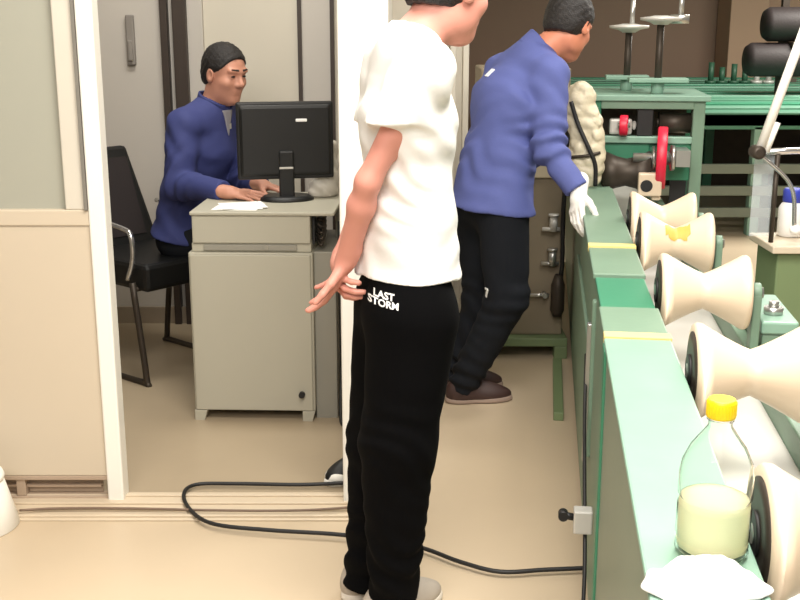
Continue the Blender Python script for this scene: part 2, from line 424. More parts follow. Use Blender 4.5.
for y in (2.37, 3.405):
    m = MB(); m.box((L0-.003, y, ZB-.02), (L1+.002, y+.04, ZB+.003)); m.build('edge_strip', M_yellow, cv, .002)
m = MB(); m.box((L0-.006, 2.30, .06), (L0+.012, 2.372, ZB-.012)); m.build('lit_edge_strip', M_green, cv, .004)  # green strip stands in for light on the panel's far edge
m = MB(); m.box((L0-.006, 2.9, .35), (L0+.01, 2.93, ZB-.05)); m.box((L0-.006, 3.05, .3), (L0+.01, 4.4, .62)); m.build('door_panel', M_green_gr, cv, .006)
m = MB(); m.box((L0-.016, 2.92, .33), (L0-.003, 2.945, ZB-.12)); m.build('door_edge_strip', M_steel, cv, .003)
m = MB(); m.box((L1+.012, .4, .62), (.533, 7.0, .64)); m.build('tray', M_gsteel, cv, .003)
m = MB(); m.box((.533, .4, .05), (.565, 7.0, .70)); m.build('right_beam', M_green_gr, cv, .004)
for y in (.6, 2.6, 4.6):
    m = MB(); m.box((L0+.02, y, 0), (L1-.02, y+.1, .05)); m.build('foot', M_green_dk, cv)
    m = MB(); m.box((.533, y, 0), (.565, y+.1, .05)); m.build('foot', M_green_dk, cv)
for y, z in ((1.72, .45), (2.02, .2)):
    m = MB(); m.cyl((L0-.012, y, z), (L0+.002, y, z), .011); m.build('bolt', M_steel, cv)
# small fittings on the floor side
m = MB(); m.box((-.012, -.05, 0), (.05, .16, .006)); m.box((.035, -.05, .006), (.05, .16, .26)); o = m.build('floor_bracket', M_gsteel, None, .003)
o.location = conv(.088, 2.02, 0); o.rotation_euler = (0, 0, RZ); tag(o, 'pale grey metal floor bracket at the foot of the green conveyor side', 'bracket')
sw = thing('limit_switch', conv(L0-.028, 2.52, .34), 'small pale switch box fixed to the green conveyor side above the bracket', 'switch', RZ)
m = MB(); m.box((-.02, -.02, -.03), (.026, .02, .03)); m.build('housing', M_gsteel, sw, .004)
m = MB(); m.cyl((-.02, -.002, .008), (-.045, -.002, .012), .009); m.cyl((-.045, -.015, .012), (-.045, .012, .012), .012); m.build('plunger', M_black, sw)
m = MB(); m.tube([conv(.132, 3.0, .62), conv(.128, 2.85, .50), conv(.126, 2.66, .40), conv(.126, 2.45, .25), conv(.12, 2.36, .12), conv(.11, 2.30, .012)], .005); tag(m.build('power_cable', M_black), 'thin black cable hanging down the side of the green conveyor', 'cable')
m = MB(); m.lathe(conv(.122, 2.24, .22), conv(.122, 2.24, .10), [(0, .008), (.1, .016), (.9, .016), (1, .008)], 16); tag(m.build('cable_gland', M_black), 'black cylindrical connector low on the green conveyor side beside the bracket', 'connector')

# rollers
AX0, AX1 = .304, .526
def make_roller(loc, label):
    r = thing('conveyor_roller', loc, label, 'roller', RZ, 'cream hourglass rollers')
    wd = AX1-AX0; m = MB()
    prof = [(0, .052), (0, .092), (.03, .096), (.07, .095)]
    for i in range(13):
        t = i/12; x = .07+.86*t; prof.append((x, .046+.049*abs(2*t-1)**1.15))
    prof += [(.97, .096), (1, .092), (1, .052)]
    m.lathe((-wd/2, 0, 0), (wd/2, 0, 0), prof, 48); m.build('roller_sleeve', M_roller, r)
    m = MB(); m.lathe((-wd/2-.005, 0, 0), (-wd/2+.004, 0, 0), [(0, .060), (.3, .078), (1, .078)], 40); m.build('end_disc', M_dsteel, r)
    m = MB(); m.lathe((wd/2-.004, 0, 0), (wd/2+.005, 0, 0), [(0, .078), (.7, .078), (1, .060)], 40); m.build('end_disc', M_dsteel, r)
    m = MB(); m.cyl((-wd/2-.011, 0, 0), (wd/2+.040, 0, 0), .014); m.build('shaft', M_steel, r)
    m = MB(); m.box((wd/2+.012, -.026, -.15), (wd/2+.034, .026, .0)); m.cyl((wd/2+.012, 0, 0), (wd/2+.034, 0, 0), .026); m.build('bearing_block', M_green_gr, r, .004)
    m = MB(); m.cyl((-wd/2-.010, 0, 0), (-wd/2-.002, 0, 0), .032); m.build('collar', M_black, r)
    return r
LC = (AX0+AX1)/2; ZR = .85
ys = (1.42, 2.15, 2.84, 3.50, 3.93)
labs = ('cream hourglass roller cut by the lower right corner, beside the bottle', 'large cream hourglass roller just beyond the yellow bottle cap',
        'cream hourglass roller beside the green bearing box, third from the bottle', 'cream hourglass roller with an ochre smear on its waist',
        'small cream hourglass roller closest to the red wheel')
base = make_roller(conv(LC, ys[0], ZR), labs[0])
rolls = [base]+[dup(base, conv(LC, y, ZR), None, l) for y, l in zip(ys[1:], labs[1:])]
# ochre smear, part of the second farthest roller
m = MB()
n1, n2 = 9, 12; vs = []
for i in range(n1):
    row = []
    for j in range(n2):
        x = -.035+.075*i/(n1-1); ang = math.radians(20+55*j/(n2-1)+6*math.sin(i*1.7)); t = abs((x/ (AX1-AX0)+.5-.07)/.86*2-1)
        rr = .0475+.049*t**1.15+.0006
        row.append(m.bm.verts.new((x, -math.cos(ang)*rr, math.sin(ang)*rr)))
    vs.append(row)
for i in range(n1-1):
    for j in range(n2-1):
        if (i in (0, n1-2) and j in (0, 1, n2-2)) : continue
        m.bm.faces.new((vs[i][j], vs[i+1][j], vs[i+1][j+1], vs[i][j+1]))
o = m.build('smear', M_stain, rolls[3]); o.modifiers.new('s', 'SOLIDIFY').thickness = .0006
# bearing box and right post
bb = thing('bearing_box', conv(.602, 3.0, 0), 'green bearing box on the right side of the rollers', 'bearing box', RZ)
m = MB(); m.box((-.03, -.16, 0), (.055, .14, .74)); m.build('housing', M_green_gr, bb, .006)
m = MB(); m.box((-.034, -.165, .74), (.06, .145, .775)); m.build('cap_plate', M_green_lt, bb, .006)
m = MB(); m.cyl((.01, -.08, .775), (.01, -.08, .795), .025); m.cyl((.01, -.08, .795), (.01, -.08, .81), .013); m.build('grease_cap', M_steel, bb)
pd = thing('side_pedestal', (1.485, 3.62, 0), 'olive green pedestal with a pale top under the jointed metal stand', 'pedestal')
m = MB(); m.box((-.235, -.05, 0), (.3, .16, .785)); m.build('body', M_olive, pd, .006)
m = MB(); m.box((-.26, -.075, .785), (.32, .18, .81)); m.build('top_plate', M_cream, pd, .004)
# chrome stand on the pedestal
st = thing('measuring_stand', (1.38, 3.6, .81), 'shiny jointed metal stand with a slanted white arm on the olive pedestal', 'stand')
def rel(px, py, Y): return P(px, py, Y)-V(1.38, 3.6, .81)
jt = rel(757, 152, 3.6)
m = MB(); m.cyl((.02, -.02, 0), (.02, -.02, .008), .05); m.build('base', M_steel, st)
m = MB(); m.cyl((.26, .08, 0), (.26, .08, .008), .05); m.build('base', M_steel, st)
m = MB(); m.tube([jt, V(-.095, 0, jt[2]-.11), V(-.07, 0, .045)], .007); m.tube([V(-.07, 0, .045), V(-.02, -.01, .02), V(.02, -.02, .006)], .007); m.build('curved_rod', M_chrome, st)
m = MB(); m.lathe((-.066, 0, .030), (-.066, 0, .062), [(0, .006), (.2, .017), (.5, .02), (.8, .017), (1, .006)], 20); m.build('knob', M_paper, st)
m = MB(); m.lathe(jt-V(.0, .03, 0), jt+V(.0, .03, 0), [(0, .012), (.1, .022), (.9, .022), (1, .012)], 24); m.build('joint', M_dsteel, st)
tp = rel(800, 40, 3.6)
m = MB(); d = nrm(tp-jt); e = tp+d*.12
m.tube([jt+d*.01+V(.006, 0, .0), e], .015, 16, 0); m.tube([jt+V(.03, .0, .0), jt+V(.03, 0, 0)+d*.10], .010, 12, 0); m.build('slanted_arm', M_white, st)
m = MB(); m.tube([jt, jt+V(.36, .1, 0)], .011, 12, 0); m.build('cross_bar', M_chrome, st)
m = MB(); m.tube([jt+V(.076, .02, 0), V(jt[0]+.076, .02, .0)], .008, 12, 0); m.build('upright', M_dsteel, st)
m = MB(); m.tube([jt+V(.35, .1, 0), V(jt[0]+.35, .1, .0)], .008, 12, 0); m.build('upright', M_dsteel, st)
M_acr = mat('clear_sheet', (214, 222, 226), .12, 0, .02); M_acr.node_tree.nodes['Principled BSDF'].inputs['Alpha'].default_value = .3
m = MB(); m.box((jt[0]+.005, .03, .02), (jt[0]+.07, .034, jt[2]-.015)); m.build('clear_guard', M_acr, st)
lb = thing('liquid_jar', (1.41, 3.56, .81), 'blue capped white jar on the olive pedestal behind the metal stand', 'jar')
m = MB(); m.lathe((0, 0, 0), (0, 0, .12), [(0, .036), (.04, .045), (.8, .045), (.95, .035), (1, .026)], 28); m.build('jar_body', M_paper, lb)
m = MB(); m.lathe((0, 0, .118), (0, 0, .165), [(0, .030), (.1, .034), (.85, .034), (1, .028)], 28); m.build('cap', mat('blue_cap', (52, 66, 170), .4), lb)
lb.location = (1.345, 3.735, .81)

# bottle + crumpled tissue
bt = thing('drink_bottle', conv(.231, 1.355, ZB), 'clear plastic drink bottle with a yellow cap standing on the green beam', 'bottle', RZ)
R = .047
prof = [(0, .030), (.01, .042), (.04, R), (.10, R*.97), (.14, R), (.32, R), (.34, R*.93), (.37, R*.93), (.39, R), (.52, R), (.60, R*.94), (.70, R*.74), (.78, R*.48), (.83, .0155), (.87, .0150), (.872, .0175), (.885, .0175), (.888, .0145), (.94, .0145)]
H = .212
m = MB(); m.lathe((0, 0, 0), (0, 0, H), prof, 40); ob = m.build('bottle_body', clear_mat('clear_pet', (250, 252, 250), .04, 1.0, 1.0, 1.12), bt)
ob.modifiers.new('s', 'SOLIDIFY').thickness = .0012
m = MB(); m.lathe((0, 0, .004), (0, 0, .078), [(0, .030), (.08, .041), (.12, R-.0022), (.95, R-.0022), (1, R-.003)], 40); m.build('drink', clear_mat('yellow_drink', (255, 251, 214), .35, .42, 1.0, 1.15), bt)
m = MB(); m.lathe((0, 0, H*.885), (0, 0, H*1.0), [(0, .0175), (.08, .0185), (.85, .0185), (1, .0165)], 36)
for i in range(30):
    a = i*math.pi/15; m.box((.0182*math.cos(a)-.0006, .0182*math.sin(a)-.0006, H*.9), (.0182*math.cos(a)+.0006, .0182*math.sin(a)+.0006, H*.985))
m.build('cap', mat('yellow_cap', (250, 214, 20), .4), bt)
m = MB(); nx, ny = 44, 26; g = []
dirs = [(nrm(rng.normal(size=2))*rng.uniform(40, 110), rng.uniform(0, 6)) for _ in range(9)]
for i in range(nx):
    row = []
    for j in range(ny):
        a, b = i/(nx-1)*2-1, j/(ny-1)*2-1
        x, y = .078*a*math.sqrt(1-.42*b*b), .046*b*math.sqrt(1-.42*a*a)
        q = sum(abs(math.sin(d[0]*x+d[1]*y+f)) for d, f in dirs)/9
        e = 1-max(abs(a), abs(b))**3
        row.append(m.bm.verts.new((x*(1+.05*math.sin(4*b+3)), y*(1+.10*math.sin(5*a+1)), .002+(.004+.035*(q-.45)+.026*(1-a*a)*(1-b*b))*(.06+.94*e))))
    g.append(row)
for i in range(nx-1):
    for j in range(ny-1): m.bm.faces.new((g[i][j], g[i+1][j], g[i+1][j+1], g[i][j+1]))
for v in m.bm.verts: v.co.z = max(v.co.z, .002)
for f in m.bm.faces: f.smooth = True
o = m.build('crumpled_tissue', mat('soft_tissue', (226, 227, 225), .9, 0, .03)); o.modifiers.new('s', 'SOLIDIFY').thickness = .0012
o.location = conv(.212, 1.262, ZB); o.rotation_euler = (0, 0, RZ+.1); tag(o, 'crumpled white tissue lying on the green beam below the bottle', 'tissue')

# ------------------------------------------------------------ red wheel stand over the conveyor
rs = thing('roll_stand', conv(.44, 5.05, 0), 'green roll stand with red hand wheels and tall jack screws above the conveyor', 'machine', RZ)
m = MB()
HX = .225
for sx in (-1, 1):
    m = MB(); m.box((sx*HX-.026, -.04, .0 if sx > 0 else ZB), (sx*HX+.026, .04, 1.19)); m.build('frame_post', M_green_gr if sx > 0 else M_green, rs, .005)
    m = MB(); m.box((sx*HX-.026, .42, .0 if sx > 0 else ZB), (sx*HX+.026, .5, 1.19)); m.build('frame_post', M_green, rs, .005)
m = MB(); m.box((-.27, -.06, 1.19), (.27, .52, 1.215)); m.build('top_plate', M_green_lt, rs, .004)
m = MB(); m.box((-.2, -.045, 1.155), (.2, -.005, 1.19)); m.build('upper_rail', M_green_gr, rs, .003)
m = MB(); m.box((-.2, -.05, 1.005), (.2, .01, 1.035)); m.build('middle_rail', M_green_lt, rs, .004)
m = MB(); m.box((-.2, -.03, .86), (.02, .0, 1.005)); m.box((.09, -.03, .84), (.2, .0, 1.005)); m.box((.02, -.02, .9), (.09, .0, 1.005)); m.build('front_panel', M_green, rs, .004)
m = MB(); m.box((-.2, .2, .86), (.2, .22, 1.19)); m.build('rear_plate', M_dsteel, rs)
m = MB(); m.box((-.04, -.03, 1.035), (.03, .02, 1.16)); m.build('slide_block', M_black, rs, .004)
m = MB(); m.box((-.16, -.03, 1.04), (-.06, .02, 1.11)); m.cyl((-.06, 0, 1.08), (-.04, 0, 1.08), .02); m.build('gear_block', M_gsteel, rs, .01)
m = MB(); m.cyl((.06, .03, 1.09), (.2, .03, 1.09), .045); m.cyl((.05, .03, 1.09), (.06, .03, 1.09), .02); m.build('feed_roll', M_dsteel, rs)
m = MB(); m.box((.20, -.03, 1.05), (.215, .06, 1.17)); m.build('stop_plate', M_black, rs, .003)
def wheel(x, z, R, wd, y=-.06, name='hand_wheel'):
    m = MB(); pr = [(0, R*.80), (0, R*.97), (.15, R), (.85, R), (1, R*.97), (1, R*.80)]
    m.lathe((x-wd/2, y, z), (x+wd/2, y, z), pr, 44, caps=False)
    m.lathe((x+wd/2, y, z), (x-wd/2, y, z), [(0, R*.80), (1, R*.80)], 44, caps=False)
    xf = Matrix.Translation((x, y, z)) @ Matrix.Rotation(math.radians(-6), 4, 'Z') @ Matrix.Translation((-x, -y, -z))
    o = m.build(name, M_red, rs, 0, xf)
    m = MB(); m.cyl((x-wd*.8, y, z), (x+wd*.8, y, z), R*.22)
    for i in range(4):
        a = i*math.pi/2+.4; m.box((x-wd*.2, y-R*.06, z), (x+wd*.2, y+R*.06, z+R*.84), Matrix.Rotation(a, 3, 'X'), (x, y, z))
    h = m.build('hub', M_steel, rs); h.parent = o
wheel(.062, .955, .135, .042, -.16); wheel(-.10, 1.085, .045, .035, -.07)
m = MB(); m.cyl((-.06, -.16, .955), (.18, -.16, .955), .02); m.cyl((.02, -.16, .955), (.03, -.16, .955), .05); m.cyl((.10, -.16, .955), (.115, -.16, .955), .055); m.box((.12, -.19, .92), (.18, -.02, .99)); m.build('wheel_shaft', M_steel, rs)
m = MB(); m.lathe((-.19, -.12, .885), (.02, -.12, .885), [(0, .05), (.02, .095), (.3, .07), (.5, .06), (.7, .07), (.98, .095), (1, .05)], 36); m.build('press_roll', M_dsteel, rs)
m = MB(); m.cyl((-.2, -.12, .885), (.05, -.12, .885), .025); m.build('press_shaft', M_steel, rs)
m = MB(); m.box((-.04, -.26, .80), (.06, -.22, .90)); m.box((.02, -.24, .78), (.06, -.02, .80)); m.build('guide_block', M_roller, rs, .008)
m = MB(); m.cyl((-.005, -.262, .845), (-.005, -.22, .845), .026); m.build('bore_shade', M_black, rs)  # solid black plug in place of the shaded inside of the hole
m = MB(); m.box((.12, -.02, .70), (.19, .0, .84)); m.build('side_slot', M_black, rs)
for sx, y, zt, pw, offs in ((-.07, .33, 1.50, .10, .012), (.05, .08, 1.535, .13, .085)):
    m = MB(); m.cyl((sx, y, 1.215), (sx, y, zt), .016); m.build('jack_screw', M_dsteel, rs)
    m = MB(); m.box((sx-pw, y-.06, 1.265), (sx+pw, y+.06, 1.285)); m.cyl((sx, y, 1.215), (sx, y, 1.265), .028); m.build('jack_plate', M_green_lt if sx > -.1 else M_gsteel, rs, .004)
    m = MB(); m.lathe((sx, y, zt-.02), (sx, y, zt+.02), [(0, .03), (.3, .05), (.5, .09), (.8, .092), (.9, .05), (1, .03)], 32); wheel_o = m.build('jack_wheel', M_gsteel, rs)
    m = MB(); m.cyl((sx+offs, y, zt+.01), (sx+offs, y, zt+.13), .011); hh = m.build('crank_handle', M_steel, rs); hh.parent = wheel_o
m = MB(); m.cyl((.09, .08, 1.54), (.17, .08, 1.54), .02); m.build('crank_arm', M_steel, rs)
m = MB(); m.box((-.245, -.07, 1.10), (-.215, -.04, 1.16)); m.cyl((-.23, -.07, 1.14), (-.23, -.085, 1.14), .012); m.build('push_button', M_paper, rs)

# ------------------------------------------------------------ pneumatic cabinet behind the operator
cb = thing('control_cabinet', (.66, 4.98, 0), 'drab beige cabinet with hoses and valves behind the leaning worker', 'cabinet')
m = MB(); m.box((-.30, .0, .10), (.10, .4, 1.33)); m.build('body', mat('drab_beige', (132, 120, 100), .6, 0, .15, 5), cb, .008)
m = MB(); m.box((-.28, -.012, .84), (.09, .0, 1.31)); m.build('upper_door', mat('pale_beige', (186, 174, 148), .55, 0, .12, 7), cb, .006)
F = Field(V(-.13, -.11, -.01), V(.13, .11, .46), .005)
for c, r in (((-.005, 0, .08), (.066, .06, .11)), ((.008, .0, .21), (.06, .05, .12)), ((-.03, .01, .33), (.055, .045, .10)), ((.03, -.02, .13), (.04, .04, .08))): F.apply(ell(c, r, None, .03))
WD = [(nrm(rng.normal(size=3))*rng.uniform(25, 70), rng.uniform(0, 6)) for _ in range(8)]
F.disp(lambda p: .011-.0045*sum(np.abs(np.sin(p@d+f)) for d, f in WD)); F.plane(V(0, 0, .001), (0, 0, -1))
wr = F.mesh('plastic_wrapped_box', mat('pale_wrap', (206, 196, 170), .45, 0, .22, 16, .4, 40)); wr.location = conv(.168, 4.74, ZB-.003); tag(wr, 'pale plastic wrapped bundle standing on the green beam before the roll stand', 'bundle')
m = MB(); m.tube([(-.075, -.045, .36), (-.045, -.06, .27), (.0, -.085, .17), (.03, -.085, .10), (.035, -.08, .012)], .009); hb = m.build('hose', M_black); hb.parent = wr
m = MB(); m.tube([(-.07, -.06, .13), (.0, -.085, .14), (.05, -.07, .15)], .007); hb = m.build('strap', M_dsteel); hb.parent = wr
m = MB(); m.box((-.36, -.06, .06), (.12, .42, .10)); m.box((-.36, -.06, 0), (-.30, 0, .06)); m.box((.06, -.06, 0), (.12, 0, .06)); m.box((.08, .36, 0), (.12, .42, .06)); m.build('base_frame', M_olive, cb, .004)
m = MB()
m.tube([(.06, -.02, 1.20), (.09, -.04, 1.0), (.08, -.045, .7), (.085, -.04, .45), (.07, -.01, .3)], .010)
m.build('hose', M_black, cb)
for z, mt in ((.60, M_gsteel), (.44, M_steel)):
    m = MB(); m.cyl((.04, -.03, z), (.04, -.03, z+.07), .018); m.cyl((-.01, -.03, z+.01), (.07, -.03, z+.01), .010); m.cyl((.04, -.03, z+.07), (.04, -.03, z+.08), .024); m.box((.025, -.03, z), (.055, .0, z+.03)); m.build('valve', mt, cb)
m = MB(); m.cyl((-.06, -.03, .30), (.03, -.03, .30), .009); m.cyl((.01, -.05, .30), (.01, .0, .30), .012); m.build('pipe_stub', M_steel, cb)
m = MB(); m.lathe((.07, -.035, .20), (.07, -.035, .40), [(0, .02), (.15, .032), (.75, .032), (1, .016)], 20); m.build('air_filter', M_dsteel, cb)
m = MB(); m.box((-.02, -.02, 0), (.02, .72, .035)); o = m.build('floor_angle', M_olive, None, .003); o.location = conv(.085, 4.16, 0); o.rotation_euler = (0, 0, RZ); tag(o, 'short green floor angle running from the cabinet base beside the conveyor', 'floor rail')

# ------------------------------------------------------------ far green cooling bed
ft = thing('cooling_bed', (1.5, 8, 0), 'long green cooling bed on legs far behind the rollers', 'table')
for i in range(12):
    m = MB(); y = .0+i*.48; m.box((-.1, y, .80 if i == 0 else .86), (5.2, y+.16, .90)); m.build('bed_rail', (mat('bed_green', (72, 122, 98), .55, 0, .12), mat('bed_pale_green', (98, 142, 120), .5, 0, .12), M_green)[i % 3], ft, .006)
m = MB(); m.box((-.1, 0, .78), (5.2, 5.5, .885)); m.build('bed_plate', MATS['bed_green'], ft)
for i in range(9):
    x = .02+i*.52
    m = MB(); m.box((x, 0, 0), (x+.08, .08, .80)); m.build('leg', M_green_lt, ft, .005)
    m = MB(); m.box((x+.2, 2.0, 0), (x+.28, 2.08, .80)); m.build('leg', M_green, ft, .005)
for z in (.14, .30, .46):
    m = MB(); m.box((-.05, -.012, z), (5.1, .03, z+.07)); m.build('lower_rail', mat('grey_rail', (112, 120, 106), .5, 0, .1), ft, .004)
m = MB(); m.box((-.1, 2.1, 0), (5.2, 2.14, .8)); m.build('shade_sheet', M_dsteel, ft)  # dark sheet added in place of shade in the openings between legs
for i, (px, h) in enumerate(((711, .13), (722, .10), (734, .12), (745, .09), (757, .08), (769, .15))):
    p = P(px, 74, 12); m = MB(); m.cyl((0, 0, 0), (0, 0, h*1.7), .03); m.cyl((0, 0, 0), (0, 0, .03), .06); o = m.build('guide_pin', M_green_dk if i < 4 else M_gsteel)
    o.location = (p[0], 12, .9); tag(o, ('dark guide pin farthest left on the cooling bed', 'dark guide pin second from left on the cooling bed', 'dark guide pin third from left on the cooling bed', 'dark guide pin just left of the black rolls', 'pale guide pin under the tip of the black rolls', 'pale guide pin in front of the black rolls')[i], 'pin', 'guide pins on the cooling bed')
rk = thing('roll_rack', (P(790, 70, 10)[0]+.25, 10, .9), 'dark rack carrying the black rolls on the cooling bed', 'rack')
for x in (-.3, .5):
    m = MB(); m.box((x, .17, 0), (x+.06, .23, .95)); m.build('upright', M_dsteel, rk)
    for z in (.12, .43):
        m = MB(); m.box((x, -.16, z), (x+.06, .17, z+.034)); m.build('arm', M_dsteel, rk)
M_roll = mat('black_wrap', (40, 32, 32), .6, 0, .2, 10, .2)
for z, x0, l in ((.31, -.66, 'lower black wrapped roll on the far rack'), (.615, -.52, 'upper black wrapped roll on the far rack')):
    m = MB(); m.lathe((x0, 0, z), (1.1, 0, z), [(0, .04), (.005, .12), (.03, .148), (.5, .15), (.97, .148), (1, .1)], 32)
    o = m.build('cable_roll', M_roll); o.location = rk.location; tag(o, l, 'roll', 'black rolls')

# ------------------------------------------------------------ office desk with things on it
dk = thing('office_desk', (-.57, 4.1, 0), 'grey beige pedestal desk with a raised top box behind the partition opening', 'desk', math.radians(-2))
W = .238
m = MB(); m.box((-W, .0, .042), (W, .5, .675)); m.build('cabinet_body', M_desk, dk, .005)
m = MB(); m.box((-W+.008, -.012, .046), (W-.008, .0, .668)); dr = m.build('cabinet_door', M_desk, dk, .003)
m = MB(); m.cyl((W-.05, -.012, .115), (W-.05, -.03, .115), .012); m.build('lock_knob', M_black, dr)
for x in (-W, W-.05):
    for y in (-.012, .45):
        m = MB(); m.hexa([(x, y, 0), (x+.05-.012, y, 0), (x+.05-.012, y+.05, 0), (x, y+.05, 0)], [(x, y, .044), (x+.05, y, .044), (x+.05, y+.05, .044), (x, y+.05, .044)]); m.build('foot', M_desk, dk, .002)
m = MB(); m.box((-W+.012, .015, .675), (W-.006, .5, .71)); m.box((-W+.018, .005, .71), (W-.008, .5, .818)); m.build('top_box', M_desk, dk, .004)
m = MB(); m.box((-W+.06, .006, .682), (W-.06, .018, .704)); m.cyl((.06, .003, .694), (.06, .018, .694), .012); m.build('keyboard_slot', M_desk_shade, dk, .002)
m = MB(); m.box((-W+.012, -.004, .818), (W+.085, .52, .832)); m.build('desk_top', M_desk, dk, .004)
m = MB(); m.box((W, .03, .0), (W+.085, .5, .675)); m.build('side_panel', M_desk_shade, dk, .004)
m = MB(); m.box((W-.004, .05, .70), (W+.004, .48, .83)); m.build('recess_shade', M_black, dk)  # black sheet painted in for the shade inside the recess
m = MB(); m.box((W+.06, .3, .675), (W+.08, .5, .818)); m.build('side_post', M_desk_shade, dk, .003)
m = MB()
for i in range(5):
    z = .71+.02*i; m.tube([(W+.01, .10, z), (W+.03, .04+.02*i, z-.01), (W+.035, .15, z+.02), (W+.02, .3, z)], .006)
m.build('cable_bundle', M_dsteel, dk)
m = MB(); m.tube([(W+.095, .1, .78), (W+.10, .02, .55), (W+.10, .06, .25), (W+.10, -.02, .03), (W+.13, -.10, .01), (W+.17, -.2, .01)], .007)
m.tube([(W+.1, .2, .78), (W+.105, .2, .5), (W+.11, .1, .2), (W+.12, .02, .012), (W+.15, -.06, .01)], .006)
o = m.build('computer_cable', M_black, None, 0, Matrix.Translation(dk.location) @ Matrix.Rotation(math.radians(-2), 4, 'Z')); tag(o, 'black computer cables hanging down the right side of the desk', 'cable')
ZD = .832
mn = thing('computer_monitor', (P(288, 195, 4.45)[0], 4.40, ZD), 'black computer monitor seen from behind on the desk', 'monitor', math.radians(12))
m = MB(); m.box((-.192, -.012, .085), (.192, .02, .39)); m.build('screen_frame', M_blackpl, mn, .008)
m = MB(); m.hexa([(-.17, -.022, .105), (.17, -.022, .105), (.185, -.012, .095), (-.185, -.012, .095)], [(-.17, -.022, .365), (.17, -.022, .365), (.185, -.012, .382), (-.185, -.012, .382)]); m.build('rear_housing', M_blackpl, mn, .01)
m = MB(); m.box((-.182, .02, .095), (.182, .022, .38)); m.build('screen', mat('blue_screen_glass', (30, 40, 60), .1), mn)  # plain dark blue glass colour
m = MB(); m.box((.04, -.026, .312), (.085, -.02, .324)); m.build('logo_badge', M_paper, mn, .004)
m = MB(); m.box((-.03, -.0385, .128), (.025, -.034, .136)); m.build('lower_mark', M_gsteel, mn, .001)
m = MB(); m.box((-.03, -.035, .01), (.03, .0, .2)); m.build('stand_neck', M_blackpl, mn, .008)
m = MB(); m.lathe((0, 0, 0), (0, 0, .02), [(0, .11), (.4, .11), (1, .09)], 36); m.build('stand_base', M_blackpl, mn, xf=Matrix.Diagonal((1, .75, 1, 1)))
pp = MB()
for i in range(3):
    pp.box((-.09+.008*i, -.08+.006*i, .002*i), (.085+.006*i, .08+.004*i, .002*i+.0015), Matrix.Rotation(.2*i-.1, 3, 'Z'))
o = pp.build('paper_sheets', M_paper); o.location = (P(240, 195, 4.25)[0], 4.22, ZD); tag(o, 'loose white papers on the desk left of the monitor', 'paper')
F = Field(V(-.09, -.08, -.01), V(.09, .08, .28), .005)
F.apply(ecap((0, 0, .03), (.03, 0, .21), .055, .05, .025, .02, (1, 0, 0), .03)); F.apply(ecap((-.03, -.01, .02), (-.01, 0, .08), .045, .04, .03, .03, (1, 0, 0), .03))
F.disp(lambda p: .006*np.sin(p[:, 0]*90+p[:, 2]*40)*np.sin(p[:, 2]*70+p[:, 1]*60)); F.plane(V(0, 0, .001), (0, 0, -1))
o = F.mesh('plastic_bag', mat('grey_white_plastic', (190, 184, 172), .45, 0, .06)); o.location = (P(328, 190, 4.5)[0]-.01, 4.5, ZD); tag(o, 'pale crumpled plastic bag on the desk right of the monitor', 'bag')

# chair
CH = V(P(150, 250, 4.85)[0], 4.87, 0); chz = math.radians(-40)
ch = thing('office_chair', CH, 'black mesh backed office chair with thin metal arms behind the desk', 'chair', chz)
m = MB(); m.box((-.22, -.23, .41), (.26, .23, .53)); m.build('seat', M_blackpl, ch, .02)
rt = Matrix.Rotation(math.radians(-19), 3, 'Y')
m = MB(); m.hexa([(-.245, -.22, .50), (-.205, -.22, .50), (-.205, .22, .50), (-.245, .22, .50)], [(-.245, -.17, .99), (-.205, -.17, .99), (-.205, .17, .99), (-.245, .17, .99)]); bmesh.ops.rotate(m.bm, verts=m.bm.verts, cent=(-.22, 0, .48), matrix=rt); m.build('backrest', M_blackpl, ch, .02)
m = MB()
m.box((-.207, -.15, .56), (-.20, .15, .93), rt, (-.22, 0, .48))
m.build('back_mesh', mat('brown_mesh', (34, 26, 27), .7, 0, .2, 90), ch)
for sy in (-1, 1):
    y = sy*.25
    m = MB(); m.tube([(-.27, y, .70), (-.1, y, .70), (.14, y, .68), (.2, y, .65), (.2, y, .55), (.16, y, .46)], .011); m.build('armrest', M_chrome, ch)
    m = MB(); m.tube([(-.18, y, .45), (-.24, y, .04), (-.22, y, .014), (.22, y, .014), (.25, y, .04), (.19, y, .45)], .014); m.build('sled_leg', M_dsteel, ch)
m = MB(); m.cyl((-.18, -.25, .42), (-.18, .25, .42), .012); m.cyl((.19, -.25, .42), (.19, .25, .42), .012); m.build('cross_bar', M_dsteel, ch)
# wall handle
m = MB(); p = P(131, 40, 5.55); m.box((-.02, -.03, -.12), (.02, 0, .12)); m.box((-.012, -.045, -.1), (.012, -.03, .0)); o = m.build('wall_handle', mat('handle_grey', (136, 130, 124), .5, 0), None, .006); o.location = (p[0], 5.56, p[2]); tag(o, 'slim grey handle on the pale office wall above the chair', 'handle')

# ------------------------------------------------------------ small floor things
m = MB(); a = P(8, 475, 3.1)
pts = []
def G(px, py):  # spot on the floor
    b = (300-py)/FPX; dz = -math.sin(TH)+b*math.cos(TH); dy = math.cos(TH)+b*math.sin(TH); s = CZ/-dz; return V((px-400)/FPX*s, dy*s, .0195)
m.tube([G(350, 488), G(300, 490), G(235, 489), G(196, 490), G(184, 500), G(192, 517), G(215, 530), G(270, 536), G(345, 541), G(415, 552), G(460, 568), G(500, 578), G(545, 576), G(592, 574)], .0065)
tag(m.build('floor_cable', M_black), 'black cable looping over the tan floor from the white post to the conveyor', 'cable')
m = MB(); m.tube([G(20, 516), G(60, 514), G(130, 514), G(220, 516), G(300, 516), G(350, 513)], .004); tag(m.build('thin_wire', mat('tan_wire', (120, 100, 84), .6)), 'thin brown wire lying along the door threshold', 'wire')
bn = thing('waste_bin', G(-23, 526)*V(1, 1, 0), 'white tapered bin at the lower left edge before the partition', 'bin')
